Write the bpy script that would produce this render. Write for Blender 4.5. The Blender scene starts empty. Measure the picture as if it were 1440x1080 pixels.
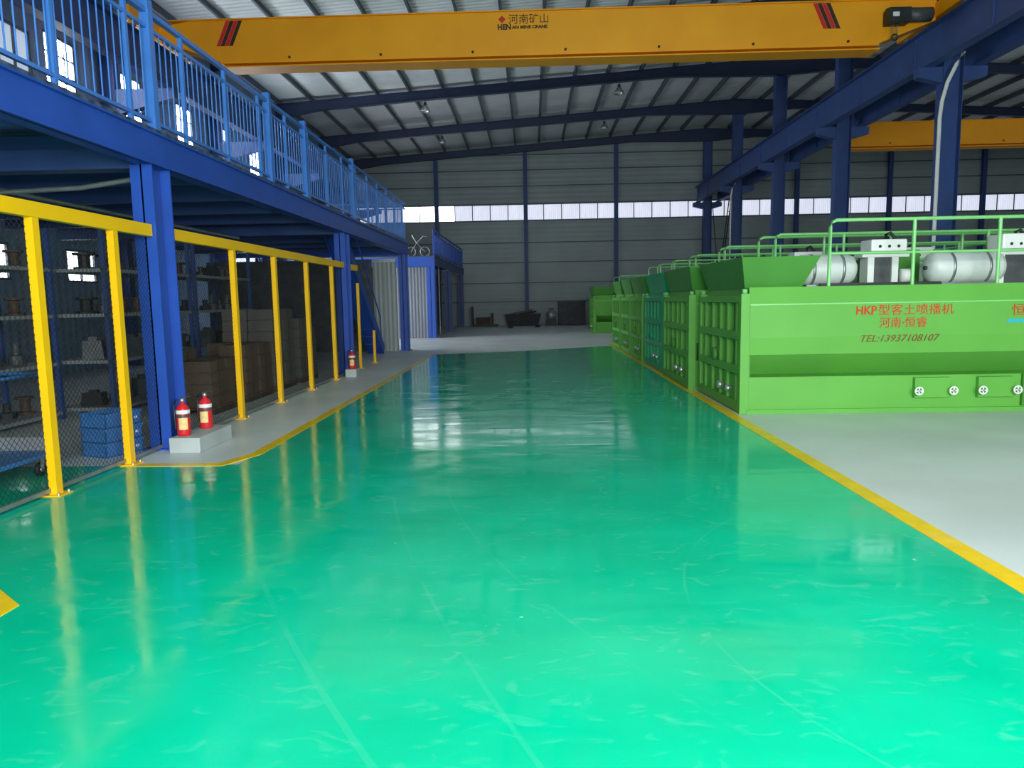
import bpy, math, random
from mathutils import Vector, Matrix
random.seed(7)
PI = math.pi
sc = bpy.context.scene
col = sc.collection

# ------------------------------------------------------------------ camera, world, light, exposure
YAW, PITCH, ROLL, FPX = 0.0305218, -0.1167037, -0.0178577, 1015.59
fwd = Vector((-math.sin(YAW)*math.cos(PITCH), math.cos(YAW)*math.cos(PITCH), math.sin(PITCH)))
rgt = fwd.cross(Vector((0, 0, 1))).normalized()
upv = rgt.cross(fwd)
r2 = math.cos(ROLL)*rgt + math.sin(ROLL)*upv
u2 = -math.sin(ROLL)*rgt + math.cos(ROLL)*upv
cam_d = bpy.data.cameras.new('camera')
cam_d.sensor_width = 36
cam_d.lens = FPX/1440*36
cam_d.clip_end = 300
cam = bpy.data.objects.new('camera', cam_d)
col.objects.link(cam)
cam.matrix_world = Matrix(((r2.x, u2.x, -fwd.x, 0), (r2.y, u2.y, -fwd.y, 0), (r2.z, u2.z, -fwd.z, 1.6), (0, 0, 0, 1)))
sc.camera = cam

world = bpy.data.worlds.new('overcast_sky')
sc.world = world
world.use_nodes = True
bg = world.node_tree.nodes['Background']
bg.inputs[0].default_value = (0.80, 0.90, 1.0, 1)
bg.inputs[1].default_value = 1.6

def area(name, loc, rot, sx, sy, power, color=(1, 1, 1)):
    l = bpy.data.lights.new(name, 'AREA')
    l.shape = 'RECTANGLE'
    l.size, l.size_y, l.energy, l.color = sx, sy, power, color
    o = bpy.data.objects.new(name, l)
    o.location, o.rotation_euler = loc, rot
    col.objects.link(o)
    return o
# daylight entering by the big gate behind the camera and by the side door between the two mezzanines
area('gate_daylight', (2.4, -3.9, 3.1), (PI/2-0.62, 0, 0), 9.0, 4.0, 2350, (0.93, 1.0, 0.98))
area('side_door_daylight', (-11.05, 27.6, 1.9), (0, -PI/2, 0), 3.6, 3.6, 600, (0.9, 0.96, 1.0))
area('right_fill_light', (31.7, 18.0, 2.9), (0, PI/2, 0), 5.6, 8.0, 250, (0.92, 0.98, 1.0))  # added fill light, set in a made-up opening on the right

vs = sc.view_settings
sc.display_settings.display_device = 'sRGB'
vs.view_transform = 'Standard'
vs.look = 'None'
vs.gamma = 1
vs.use_curve_mapping = False
vs.exposure = 0.0

# ------------------------------------------------------------------ helpers
def material(name, color, rough=0.5, metal=0.0, var=0.12, scale=3.0, bump=0.0, bscale=40.0, coat=0.0, spec=0.5):
    m = bpy.data.materials.new(name)
    m.use_nodes = True
    nt = m.node_tree
    b = nt.nodes['Principled BSDF']
    b.inputs['Roughness'].default_value = rough
    b.inputs['Metallic'].default_value = metal
    b.inputs['Specular IOR Level'].default_value = spec
    b.inputs['Coat Weight'].default_value = coat
    tc = nt.nodes.new('ShaderNodeTexCoord')
    n = nt.nodes.new('ShaderNodeTexNoise')
    n.inputs['Scale'].default_value = scale
    n.inputs['Detail'].default_value = 5
    nt.links.new(tc.outputs['Object'], n.inputs['Vector'])
    r = nt.nodes.new('ShaderNodeValToRGB')
    c = Vector(color)
    lo, hi = c*(1-var), c*(1+var)
    r.color_ramp.elements[0].position, r.color_ramp.elements[1].position = 0.3, 0.7
    r.color_ramp.elements[0].color = (*lo, 1)
    r.color_ramp.elements[1].color = (*[min(1, v) for v in hi], 1)
    nt.links.new(n.outputs['Fac'], r.inputs['Fac'])
    nt.links.new(r.outputs['Color'], b.inputs['Base Color'])
    if bump:
        n2 = nt.nodes.new('ShaderNodeTexNoise')
        n2.inputs['Scale'].default_value = bscale
        nt.links.new(tc.outputs['Object'], n2.inputs['Vector'])
        bp = nt.nodes.new('ShaderNodeBump')
        bp.inputs['Strength'].default_value = bump
        bp.inputs['Distance'].default_value = 0.01
        nt.links.new(n2.outputs['Fac'], bp.inputs['Height'])
        nt.links.new(bp.outputs['Normal'], b.inputs['Normal'])
    return m

def corrugated(name, color, axis, period, rough=0.5, strength=0.6):
    m = material(name, color, rough, 0, 0.10, 0.6)
    nt = m.node_tree
    b = nt.nodes['Principled BSDF']
    tc = nt.nodes['Texture Coordinate']
    w = nt.nodes.new('ShaderNodeTexWave')
    w.bands_direction = axis
    w.inputs['Scale'].default_value = 0.314/period
    nt.links.new(tc.outputs['Object'], w.inputs['Vector'])
    bp = nt.nodes.new('ShaderNodeBump')
    bp.inputs['Strength'].default_value = strength
    bp.inputs['Distance'].default_value = 0.03
    nt.links.new(w.outputs['Fac'], bp.inputs['Height'])
    nt.links.new(bp.outputs['Normal'], b.inputs['Normal'])
    return m

def glow(name, color, strength, ribs=0.0):
    m = bpy.data.materials.new(name)
    m.use_nodes = True
    nt = m.node_tree
    b = nt.nodes['Principled BSDF']
    b.inputs['Base Color'].default_value = (0.7, 0.72, 0.75, 1)
    b.inputs['Emission Strength'].default_value = strength
    b.inputs['Emission Color'].default_value = (*color, 1)
    if ribs:
        tc = nt.nodes.new('ShaderNodeTexCoord')
        n = nt.nodes.new('ShaderNodeTexNoise')
        n.inputs['Scale'].default_value = 2.5
        n.inputs['Detail'].default_value = 3
        mp = nt.nodes.new('ShaderNodeMapping')
        mp.inputs['Scale'].default_value = (3.0, 1.0, 0.25)
        nt.links.new(tc.outputs['Object'], mp.inputs['Vector'])
        nt.links.new(mp.outputs['Vector'], n.inputs['Vector'])
        r = nt.nodes.new('ShaderNodeValToRGB')
        r.color_ramp.elements[0].position, r.color_ramp.elements[1].position = 0.25, 0.75
        r.color_ramp.elements[0].color = (*[v*(1-ribs) for v in color], 1)
        r.color_ramp.elements[1].color = (*color, 1)
        nt.links.new(n.outputs['Fac'], r.inputs['Fac'])
        nt.links.new(r.outputs['Color'], b.inputs['Emission Color'])
    return m

M = {}
M['blue'] = material('blue_paint', (0.018, 0.075, 0.40), 0.42, 0, 0.10, 2)
M['blue_dark'] = material('navy_steel_paint', (0.035, 0.075, 0.24), 0.5, 0, 0.12, 2)
M['rafter'] = material('navy_rafter_shaded', (0.022, 0.038, 0.095), 0.5, 0, 0.12, 2)  # navy darkened further, the shade on the rafters is put into the colour
M['rail_blue'] = material('railing_blue_paint', (0.06, 0.20, 0.62), 0.3, 0, 0.10, 2)
M['yellow'] = material('yellow_paint', (0.94, 0.51, 0.003), 0.4, 0, 0.05, 2)
M['crane'] = material('crane_yellow_paint', (0.98, 0.37, 0.003), 0.45, 0, 0.08, 0.8)
M['marking'] = material('yellow_floor_paint', (0.95, 0.58, 0.006), 0.35, 0, 0.12, 5, coat=0.2)
M['red'] = material('red_paint', (0.66, 0.02, 0.03), 0.3, 0, 0.06, 5)
M['red_print'] = material('red_lettering', (0.55, 0.035, 0.012), 0.7, 0, 0.05, 5)
M['maroon'] = material('maroon_lettering', (0.20, 0.06, 0.01), 0.5, 0, 0.05, 5)
M['cyan'] = material('cyan_lettering', (0.03, 0.42, 0.50), 0.5, 0, 0.05, 5)
M['black'] = material('black_rubber', (0.012, 0.012, 0.014), 0.6, 0, 0.2, 8)
M['soot'] = material('dark_print', (0.03, 0.018, 0.012), 0.6, 0, 0.1, 8)
M['white'] = material('white_paint', (0.78, 0.79, 0.78), 0.4, 0, 0.06, 4)
M['tank_white'] = material('white_plastic_tank', (0.62, 0.66, 0.65), 0.4, 0, 0.08, 6)
M['zinc'] = material('galvanised_steel', (0.50, 0.54, 0.55), 0.35, 0.7, 0.12, 8)
M['steel'] = material('bare_steel', (0.30, 0.32, 0.33), 0.4, 0.6, 0.2, 8)
M['wire'] = material('black_wire', (0.02, 0.022, 0.025), 0.5, 0.2, 0.1, 8)
M['dark'] = material('dark_iron', (0.03, 0.032, 0.038), 0.5, 0.3, 0.35, 4)
M['dark2'] = material('dark_grey_metal', (0.075, 0.08, 0.09), 0.5, 0.2, 0.35, 4)
M['rust'] = material('brown_iron', (0.075, 0.045, 0.033), 0.7, 0.1, 0.35, 4)
M['carton'] = material('cardboard', (0.13, 0.088, 0.06), 0.85, 0, 0.18, 3, 0.2, 30)
M['carton_pale'] = material('greyed_cardboard', (0.14, 0.125, 0.115), 0.85, 0, 0.18, 3, 0.2, 30)
M['shelf'] = material('pale_grey_shelf', (0.26, 0.28, 0.30), 0.5, 0, 0.1, 3)
M['crate'] = material('blue_plastic', (0.05, 0.19, 0.50), 0.45, 0, 0.12, 8)
M['panel'] = corrugated('pale_sandwich_panel', (0.30, 0.33, 0.34), 'X', 0.14, 0.5, 0.5)
M['panel_grey'] = corrugated('grey_sandwich_panel', (0.15, 0.165, 0.20), 'X', 0.14, 0.5, 0.5)
M['wall'] = corrugated('grey_wall_sheet', (0.31, 0.37, 0.375), 'Z', 0.30, 0.5, 0.35)
M['wall_blue'] = corrugated('blue_grey_wall_sheet', (0.20, 0.29, 0.42), 'Y', 0.25, 0.5, 0.5)
M['roof'] = corrugated('pale_roof_sheet', (0.72, 0.76, 0.77), 'Y', 0.25, 0.45, 0.5)
M['purlin'] = material('dark_purlin_steel', (0.09, 0.11, 0.14), 0.5, 0.2, 0.1, 2)
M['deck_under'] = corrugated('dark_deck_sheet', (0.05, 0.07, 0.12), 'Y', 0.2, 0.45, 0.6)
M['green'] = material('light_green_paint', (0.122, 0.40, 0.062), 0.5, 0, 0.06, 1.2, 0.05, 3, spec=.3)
M['green_shaded'] = material('light_green_shaded', (0.068, 0.26, 0.044), 0.5, 0, 0.08, 1.2, 0.05, 3, spec=.3)  # darker copy of the light green, hopper shade put into its colour
M['teal'] = material('emerald_green_paint', (0.012, 0.40, 0.17), 0.32, 0, 0.08, 1.2, 0.05, 3)
M['rail_green'] = material('pale_green_pipe_paint', (0.22, 0.60, 0.20), 0.35, 0, 0.06, 4)
M['concrete'] = material('concrete', (0.42, 0.46, 0.46), 0.6, 0, 0.12, 2, 0.1, 20)
M['pane'] = glow('translucent_fibreglass_daylight', (0.80, 0.84, 1.0), 0.74, 0.16)
M['sky'] = glow('open_window_daylight', (0.90, 0.96, 1.0), 26.0)
M['sky_back'] = glow('open_back_window_daylight', (0.93, 0.97, 1.0), 4.0)
M['sky_low'] = glow('low_window_daylight', (0.90, 0.96, 1.0), 3.5)
M['pane_dull'] = glow('frosted_daylight', (0.42, 0.52, 0.66), 0.8, 0.2)
M['paper'] = material('cream_label', (0.80, 0.58, 0.24), 0.6, 0, 0.15, 20)
M['hose'] = material('black_hose', (0.02, 0.02, 0.022), 0.5)
M['lamp'] = material('spun_aluminium', (0.55, 0.57, 0.58), 0.3, 0.8, 0.1, 5)
M['bulb'] = material('lamp_glass', (0.85, 0.88, 0.88), 0.1, 0, 0.02, 5)

class MB:
    def __init__(s):
        s.v, s.f, s.smooth = [], [], set()
    def add(s, vs_, fs, smooth=False):
        o = len(s.v)
        s.v += [tuple(v) for v in vs_]
        for f in fs:
            if smooth:
                s.smooth.add(len(s.f))
            s.f.append(tuple(i+o for i in f))
        return s
    def box(s, x0, y0, z0, x1, y1, z1):
        v = [(x0, y0, z0), (x1, y0, z0), (x1, y1, z0), (x0, y1, z0), (x0, y0, z1), (x1, y0, z1), (x1, y1, z1), (x0, y1, z1)]
        return s.add(v, [(0, 3, 2, 1), (4, 5, 6, 7), (0, 1, 5, 4), (1, 2, 6, 5), (2, 3, 7, 6), (3, 0, 4, 7)])
    def cbox(s, c, d):
        return s.box(c[0]-d[0]/2, c[1]-d[1]/2, c[2]-d[2]/2, c[0]+d[0]/2, c[1]+d[1]/2, c[2]+d[2]/2)
    def hexa(s, bot, top):
        return s.add(list(bot)+list(top), [(3, 2, 1, 0), (4, 5, 6, 7), (0, 1, 5, 4), (1, 2, 6, 5), (2, 3, 7, 6), (3, 0, 4, 7)])
    def prism(s, prof, axis, a, b):
        # prof: list of 2D points, extruded along axis between a and b (x: (y,z)  y: (x,z)  z: (x,y))
        def P(q, t):
            return {'x': (t, q[0], q[1]), 'y': (q[0], t, q[1]), 'z': (q[0], q[1], t)}[axis]
        n = len(prof)
        v = [P(q, a) for q in prof]+[P(q, b) for q in prof]
        fs = [tuple(range(n)), tuple(range(2*n-1, n-1, -1))]+[((i+1) % n, i, i+n, (i+1) % n+n) for i in range(n)]
        return s.add(v, fs)
    def bar(s, p, q, w, h, up=(0, 0, 1)):
        p, q = Vector(p), Vector(q)
        d = (q-p).normalized()
        u = Vector(up)
        if abs(d.dot(u)) > .99:
            u = Vector((0, 1, 0))
        r = d.cross(u).normalized()
        u = r.cross(d)
        a, b = r*w/2, u*h/2
        return s.hexa([p-a-b, p+a-b, q+a-b, q-a-b], [p-a+b, p+a+b, q+a+b, q-a+b])
    def tube(s, pts, r, n=8, closed_ends=True):
        pts = [Vector(p) for p in pts]
        rings = []
        for i, p in enumerate(pts):
            d = (pts[min(i+1, len(pts)-1)]-pts[max(i-1, 0)]).normalized()
            ref = Vector((0, 0, 1)) if abs(d.z) < .9 else Vector((1, 0, 0))
            a = d.cross(ref).normalized()
            b = a.cross(d)
            rr = r[i] if isinstance(r, (list, tuple)) else r
            rings.append([p+a*math.cos(2*PI*k/n)*rr+b*math.sin(2*PI*k/n)*rr for k in range(n)])
        v = [x for g in rings for x in g]
        fs = [(i*n+k, i*n+(k+1) % n, (i+1)*n+(k+1) % n, (i+1)*n+k) for i in range(len(pts)-1) for k in range(n)]
        s.add(v, fs, n > 4)
        if closed_ends:
            s.add(rings[0], [tuple(range(n-1, -1, -1))])
            s.add(rings[-1], [tuple(range(n))])
        return s
    def lathe(s, prof, c=(0, 0, 0), axis='z', n=16, smooth=True):
        v = []
        for r, t in prof:
            for k in range(n):
                a = 2*PI*k/n
                q = {'z': (r*math.cos(a), r*math.sin(a), t), 'x': (t, r*math.cos(a), r*math.sin(a)), 'y': (r*math.sin(a), t, r*math.cos(a))}[axis]
                v.append((q[0]+c[0], q[1]+c[1], q[2]+c[2]))
        fs = [(i*n+k, i*n+(k+1) % n, (i+1)*n+(k+1) % n, (i+1)*n+k) for i in range(len(prof)-1) for k in range(n)]
        return s.add(v, fs, smooth)
    def torus(s, c, R, r, axis='y', n=14, m=6):
        pts = []
        v, fs = [], []
        for i in range(n):
            a = 2*PI*i/n
            for k in range(m):
                b = 2*PI*k/m
                rr = R+r*math.cos(b)
                q = (rr*math.cos(a), rr*math.sin(a), r*math.sin(b))
                q = {'z': q, 'y': (q[0], q[2], q[1]), 'x': (q[2], q[0], q[1])}[axis]
                v.append((q[0]+c[0], q[1]+c[1], q[2]+c[2]))
                fs.append((i*m+k, i*m+(k+1) % m, ((i+1) % n)*m+(k+1) % m, ((i+1) % n)*m+k))
        return s.add(v, fs, True)
    def mesh(s, name, mat=None):
        me = bpy.data.meshes.new(name)
        me.from_pydata(s.v, [], s.f)
        if s.smooth:
            for i in s.smooth:
                me.polygons[i].use_smooth = True
        if mat:
            me.materials.append(M[mat] if isinstance(mat, str) else mat)
        return me
    def build(s, name, mat, parent=None, loc=(0, 0, 0), rot=(0, 0, 0), bevel=0):
        return place(name, s.mesh(name, mat), parent, loc, rot, bevel)

def place(name, me, parent=None, loc=(0, 0, 0), rot=(0, 0, 0), bevel=0):
    o = bpy.data.objects.new(name, me)
    col.objects.link(o)
    o.parent = parent
    o.location, o.rotation_euler = loc, rot
    if bevel:
        b = o.modifiers.new('bevel', 'BEVEL')
        b.width, b.segments, b.limit_method = bevel, 2, 'ANGLE'
    return o
def tag(o, label, cat, group=None):
    o['label'], o['category'] = label, cat
    if group:
        o['group'] = group
    return o
def thing(name, label, cat, loc=(0, 0, 0), rotz=0, group=None):
    o = bpy.data.objects.new(name, None)
    o.empty_display_size = 0.2
    col.objects.link(o)
    o.location, o.rotation_euler = loc, (0, 0, rotz)
    return tag(o, label, cat, group)
def struct(o):
    o['kind'] = 'structure'
    return o
def copy_tree(o, parent=None):
    c = o.copy()
    col.objects.link(c)
    c.parent = parent
    for ch in list(o.children):
        copy_tree(ch, c)
    return c
def text(name, s, size, mat, parent, loc, rot, shear=0.0, width=None, bold=0.0, depth=0.002, space=1.0):
    cu = bpy.data.curves.new(name, 'FONT')
    cu.body, cu.size, cu.shear, cu.extrude, cu.offset, cu.space_character = s, size, shear, depth, bold, space
    cu.resolution_u = 3
    tmp = bpy.data.objects.new(name+'_curve', cu)
    col.objects.link(tmp)
    bpy.context.view_layer.update()
    dg = bpy.context.evaluated_depsgraph_get()
    me = bpy.data.meshes.new_from_object(tmp.evaluated_get(dg))
    me.name = name
    bpy.data.objects.remove(tmp)
    xs = [v.co.x for v in me.vertices]
    if xs and width:
        k, x0 = width/(max(xs)-min(xs)), min(xs)
        for v in me.vertices:
            v.co.x = (v.co.x-x0)*k
    me.materials.clear()
    me.materials.append(M[mat])
    return place(name, me, parent, loc, rot)

def sheet_with_holes(mb, u0, u1, v0, v1, holes, emit):
    us = sorted(set([u0, u1]+[h[0] for h in holes]+[h[1] for h in holes]))
    vs2 = sorted(set([v0, v1]+[h[2] for h in holes]+[h[3] for h in holes]))
    for a, b in zip(us, us[1:]):
        run = None
        for c, d in zip(vs2, vs2[1:]):
            m = ((a+b)/2, (c+d)/2)
            inside = any(h[0] < m[0] < h[1] and h[2] < m[1] < h[3] for h in holes)
            if not inside:
                run = (run[0], d) if run else (c, d)
            if (inside or d == v1) and run:
                emit(a, b, run[0], run[1])
                run = None

# ------------------------------------------------------------------ the hall
XL, XR, YF, YB = -11.2, 32.0, -4.4, 45.2
RIDGE, ZR = 11.0, 11.75
def roof_z(x):
    return ZR-0.064*(RIDGE-x) if x < RIDGE else ZR-0.060*(x-RIDGE)

def floor_materials():
    m = material('grey_concrete_floor', (0.62, 0.66, 0.66), 0.36, 0, 0.10, 0.7)
    nt = m.node_tree
    b = nt.nodes['Principled BSDF']
    tc = nt.nodes['Texture Coordinate']
    n = nt.nodes.new('ShaderNodeTexNoise')
    n.inputs['Scale'].default_value = 1.3
    n.inputs['Detail'].default_value = 8
    nt.links.new(tc.outputs['Object'], n.inputs['Vector'])
    mr = nt.nodes.new('ShaderNodeMapRange')
    mr.inputs['To Min'].default_value, mr.inputs['To Max'].default_value = 0.28, 0.6
    nt.links.new(n.outputs['Fac'], mr.inputs['Value'])
    nt.links.new(mr.outputs['Result'], b.inputs['Roughness'])
    M['floor'] = m
    g = bpy.data.materials.new('glossy_green_epoxy')
    g.use_nodes = True
    nt = g.node_tree
    L = nt.links.new
    b = nt.nodes['Principled BSDF']
    tc = nt.nodes.new('ShaderNodeTexCoord')
    def noise(scale, detail=4, sx=1, sy=1, dist=0):
        mp = nt.nodes.new('ShaderNodeMapping')
        mp.inputs['Scale'].default_value = (sx, sy, 1)
        L(tc.outputs['Object'], mp.inputs['Vector'])
        n = nt.nodes.new('ShaderNodeTexNoise')
        n.inputs['Scale'].default_value = scale
        n.inputs['Detail'].default_value = detail
        n.inputs['Distortion'].default_value = dist
        L(mp.outputs['Vector'], n.inputs['Vector'])
        return n
    def ramp(src, p0, p1, c0=(0, 0, 0, 1), c1=(1, 1, 1, 1)):
        r = nt.nodes.new('ShaderNodeValToRGB')
        r.color_ramp.elements[0].position, r.color_ramp.elements[1].position = p0, p1
        r.color_ramp.elements[0].color, r.color_ramp.elements[1].color = c0, c1
        L(src, r.inputs['Fac'])
        return r
    def mix(fac, a, c):
        x = nt.nodes.new('ShaderNodeMix')
        x.data_type = 'RGBA'
        L(fac, x.inputs['Factor'])
        L(a, x.inputs['A'])
        x.inputs['B'].default_value = c
        return x
    base = ramp(noise(0.9, 6).outputs['Fac'], 0.3, 0.7, (0.0, 0.48, 0.265, 1), (0.002, 0.58, 0.34, 1))
    # dusty scuffs, tyre arcs and small chips
    scuff = ramp(noise(4.5, 10, 1.0, 1.8, 1.6).outputs['Fac'], 0.58, 0.82, (0, 0, 0, 1), (0.24, 0.24, 0.24, 1))
    m1 = mix(scuff.outputs['Color'], base.outputs['Color'], (0.30, 0.62, 0.48, 1))
    last = m1
    brk = ramp(noise(1.1, 5, 1, 1, 0.5).outputs['Fac'], 0.40, 0.62)
    for cx, cy, R, wid in ((15.9, 9.63, 17.5, .022), (7.92, 7.66, 8.83, .02), (14.97, 12.88, 18.8, .03), (3.0, 3.57, 2.2, .016)):
        vm = nt.nodes.new('ShaderNodeVectorMath')
        vm.operation = 'DISTANCE'
        vm.inputs[1].default_value = (cx, cy, 0.003)
        L(tc.outputs['Object'], vm.inputs[0])
        mm = nt.nodes.new('ShaderNodeMath')
        mm.operation = 'COMPARE'
        L(vm.outputs['Value'], mm.inputs[0])
        mm.inputs[1].default_value, mm.inputs[2].default_value = R, wid/2
        mu = nt.nodes.new('ShaderNodeMath')
        mu.operation = 'MULTIPLY'
        L(mm.outputs[0], mu.inputs[0])
        L(brk.outputs['Color'], mu.inputs[1])
        m0 = nt.nodes.new('ShaderNodeMath')
        m0.operation = 'MULTIPLY'
        L(mu.outputs[0], m0.inputs[0])
        m0.inputs[1].default_value = 0.065
        last = mix(m0.outputs[0], last.outputs['Result'], (0.40, 0.68, 0.55, 1))
    m2 = last
    chip = ramp(noise(9.0, 3).outputs['Fac'], 0.755, 0.80, (0, 0, 0, 1), (0.7, 0.7, 0.7, 1))
    m3 = mix(chip.outputs['Color'], m2.outputs['Result'], (0.65, 0.78, 0.70, 1))
    L(m3.outputs['Result'], b.inputs['Base Color'])
    rg = ramp(noise(1.6, 7, 1, 1.4, 0.6).outputs['Fac'], 0.35, 0.75, (0.06, 0.06, 0.06, 1), (0.22, 0.22, 0.22, 1))
    L(rg.outputs['Color'], b.inputs['Roughness'])
    b.inputs['Specular IOR Level'].default_value = 0.5
    bp = nt.nodes.new('ShaderNodeBump')
    bp.inputs['Strength'].default_value = 0.22
    bp.inputs['Distance'].default_value = 0.02
    L(noise(1.5, 2, 0.55, 1.6, 0.4).outputs['Fac'], bp.inputs['Height'])
    L(bp.outputs['Normal'], b.inputs['Normal'])
    M['epoxy'] = g
    return g
floor_materials()

floor = struct(MB().box(XL-.2, YF-.2, -0.2, XR+.2, YB+.2, 0).build('floor', 'floor'))
fe = MB()
fe.prism([(-2.98, YF), (2.66, YF), (2.66, 24.2), (-0.5, 22.3), (-2.98, 21.4)], 'z', 0, 0.003)
fe.prism([(-9.0, YF), (-2.98, YF), (-2.98, 7.02), (-4.2, 7.02), (-9.0, 7.02)], 'z', 0, 0.003)
fe.build('epoxy_coating', 'epoxy', floor)
def marking(pts, w):
    P = [Vector((*p, 0)) for p in pts]
    lf, rt = [], []
    for i, p in enumerate(P):
        d0 = (P[i]-P[i-1]).normalized() if i else (P[1]-P[0]).normalized()
        d1 = (P[i+1]-P[i]).normalized() if i < len(P)-1 else d0
        n0, n1 = Vector((-d0.y, d0.x, 0)), Vector((-d1.y, d1.x, 0))
        m = (n0+n1).normalized()
        m = m*(w/2/max(.3, m.dot(n0)))
        lf.append(p+m)
        rt.append(p-m)
    mb = MB()
    up = Vector((0, 0, .0065))
    for i in range(len(P)-1):
        q = [rt[i], rt[i+1], lf[i+1], lf[i]]
        mb.hexa(q, [v+up for v in q])
    return mb.build('floor_marking', 'marking', floor)
marking([(2.64, YF), (2.66, 25.2)], 0.15)
marking([(-4.15, 7.03), (-3.16, 7.03), (-2.98, 7.5), (-2.98, 21.6)], 0.13)
marking([(-4.6, 5.02), (-2.87, 3.63), (-2.92, YF)], 0.14)

# roof sheet and purlins
rb = MB()
for x0, x1 in ((XL-.3, RIDGE), (RIDGE, XR+.3)):
    z0, z1 = roof_z(x0), roof_z(x1)
    rb.hexa([(x0, YF-.3, z0), (x1, YF-.3, z1), (x1, YB+.3, z1), (x0, YB+.3, z0)],
            [(x0, YF-.3, z0+.08), (x1, YF-.3, z1+.08), (x1, YB+.3, z1+.08), (x0, YB+.3, z0+.08)])
ceiling = struct(rb.build('ceiling', 'roof'))
pm = MB()
pm.box(-.02, YF, -.19, .02, YB, 0).box(-.02, YF, -.20, .055, YB, -.18).box(-.055, YF, -.012, .02, YB, 0)
pmesh = pm.mesh('purlin', 'purlin')
x = XL+.35
while x < XR:
    place('purlin', pmesh, ceiling, (x, 0, roof_z(x)-.001))
    x += 1.42

# walls
BAYX = [-11.2, -5.8, -0.35, 5.15, 10.65, 16.0, 21.5, 27.0, 32.0]
ZW0, ZW1 = 6.40, 7.37
wb = MB()
wb.box(XL-.2, YB, 0, XR+.2, YB+.12, ZW0)
wb.prism([(XL-.2, ZW1), (XR+.2, ZW1), (XR+.2, roof_z(XR+.2)), (RIDGE, ZR), (XL-.2, roof_z(XL-.2))], 'y', YB, YB+.12)
wall_back = struct(wb.build('wall_back', 'wall'))
gm = MB().box(XL, -.07, -.03, XR, 0, .03).mesh('girt', 'purlin')
for z in (1.45, 2.6, 3.85, 5.05, ZW0-.02, ZW1+.02, 8.45, 9.4, 10.3):
    place('girt', gm, wall_back, (0, YB, z))
def hsec(w, d, t, h, flange_axis='y'):
    mb = MB()
    if flange_axis == 'y':
        mb.box(-w/2, -d/2, 0, w/2, -d/2+t, h).box(-w/2, d/2-t, 0, w/2, d/2, h).box(-t/2, -d/2, 0, t/2, d/2, h)
    else:
        mb.box(-d/2, -w/2, 0, -d/2+t, w/2, h).box(d/2-t, -w/2, 0, d/2, w/2, h).box(-d/2, -t/2, 0, d/2, t/2, h)
    return mb
for x in BAYX[1:-1]:
    if abs(x-10.65) > .1:
        c = hsec(.24, .22, .02, roof_z(x)-.625).build('wall_post', 'blue_dark', wall_back, (x, YB-.19, 0))
# strip window: five corrugated fibreglass panes per bay
def pane_mesh(w, h, name, mat, ribs=9, depth=.03):
    mb = MB()
    pts = []
    for i in range(ribs*4+1):
        pts.append((w*i/(ribs*4), depth*(0, 1, 1, 0)[i % 4] if depth else 0))
    v = [(p[0], p[1], 0) for p in pts]+[(p[0], p[1], h) for p in pts]
    n = len(pts)
    mb.add(v, [(i, i+1, n+i+1, n+i) for i in range(n-1)])
    return mb.mesh(name, mat)
pcache = {}
for i, (a, b) in enumerate(zip(BAYX, BAYX[1:])):
    fr = MB()
    fr.box(a, 0, 0, b, .06, .035).box(a, 0, ZW1-ZW0-.035, b, .06, ZW1-ZW0)
    n = 5
    w = (b-a)/n
    for k in range(n+1):
        fr.box(a+k*w-.025, 0, 0, a+k*w+.025, .06, ZW1-ZW0)
    win = struct(fr.build('window_%d' % (i+1), 'purlin', None, (0, YB+.02, ZW0)))
    for k in range(n):
        opened = (i == 0 and k >= 3) or (i == 1 and k < 1)
        key = (round(w, 2), opened)
        if key not in pcache:
            pcache[key] = pane_mesh(w-.05, ZW1-ZW0-.07, 'pane', 'sky_back' if opened else 'pane', 9, 0 if opened else .03)
        place('pane', pcache[key], win, (a+k*w+.025, .03, .035))

# left wall with its windows
LW = [(17.15, 18.3), (20.3, 21.35), (23.4, 24.5), (26.4, 27.4), (29.35, 30.4)]
WZ0, WZ1 = 6.45, 7.98
holes = [(a, b, WZ0, WZ1) for a, b in LW]+[(14.2, 16.7, WZ0, 7.75), (25.6, 29.6, 0, 3.8), (17.3, 18.5, 2.2, 3.0), (14.6, 15.4, 2.2, 3.0)]
wl = MB()
sheet_with_holes(wl, YF, YB, 0, roof_z(XL)-.01, holes, lambda a, b, c, d: wl.box(XL-.12, a, c, XL, b, d))
wall_left = struct(wl.build('wall_left', 'wall_blue'))
def left_window(n, a, b, z0, z1, mat, cols=3, transom=None):
    fr = MB()
    w, h = b-a, z1-z0
    fr.box(-.04, 0, 0, .03, .05, h).box(-.04, w-.05, 0, .03, w, h).box(-.04, 0, 0, .03, w, .05).box(-.04, 0, h-.05, .03, w, h)
    win = struct(fr.build('window_%d' % n, 'purlin', None, (XL-.04, a, z0)))
    for k in range(1, cols):
        MB().box(-.03, w*k/cols-.018, 0, .02, w*k/cols+.018, h).build('mullion', 'purlin', win)
    for zt in (transom or []):
        MB().box(-.03, 0, zt-z0-.018, .02, w, zt-z0+.018).build('transom', 'purlin', win)
    pmx = MB().box(-.035, 0, 0, -.028, w/cols, h).mesh('pane', mat)
    for k in range(cols):
        place('pane', pmx, win, (0, w*k/cols, 0))
for i, (a, b) in enumerate(LW):
    left_window(9+i, a, b, WZ0, WZ1, 'sky', 3, [7.12, 7.55])
left_window(14, 14.2, 16.7, WZ0, 7.75, 'pane_dull', 5, [7.05])
left_window(15, 17.3, 18.5, 2.2, 3.0, 'sky_low', 2)
left_window(16, 14.6, 15.4, 2.2, 3.0, 'sky_low', 2)
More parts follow.
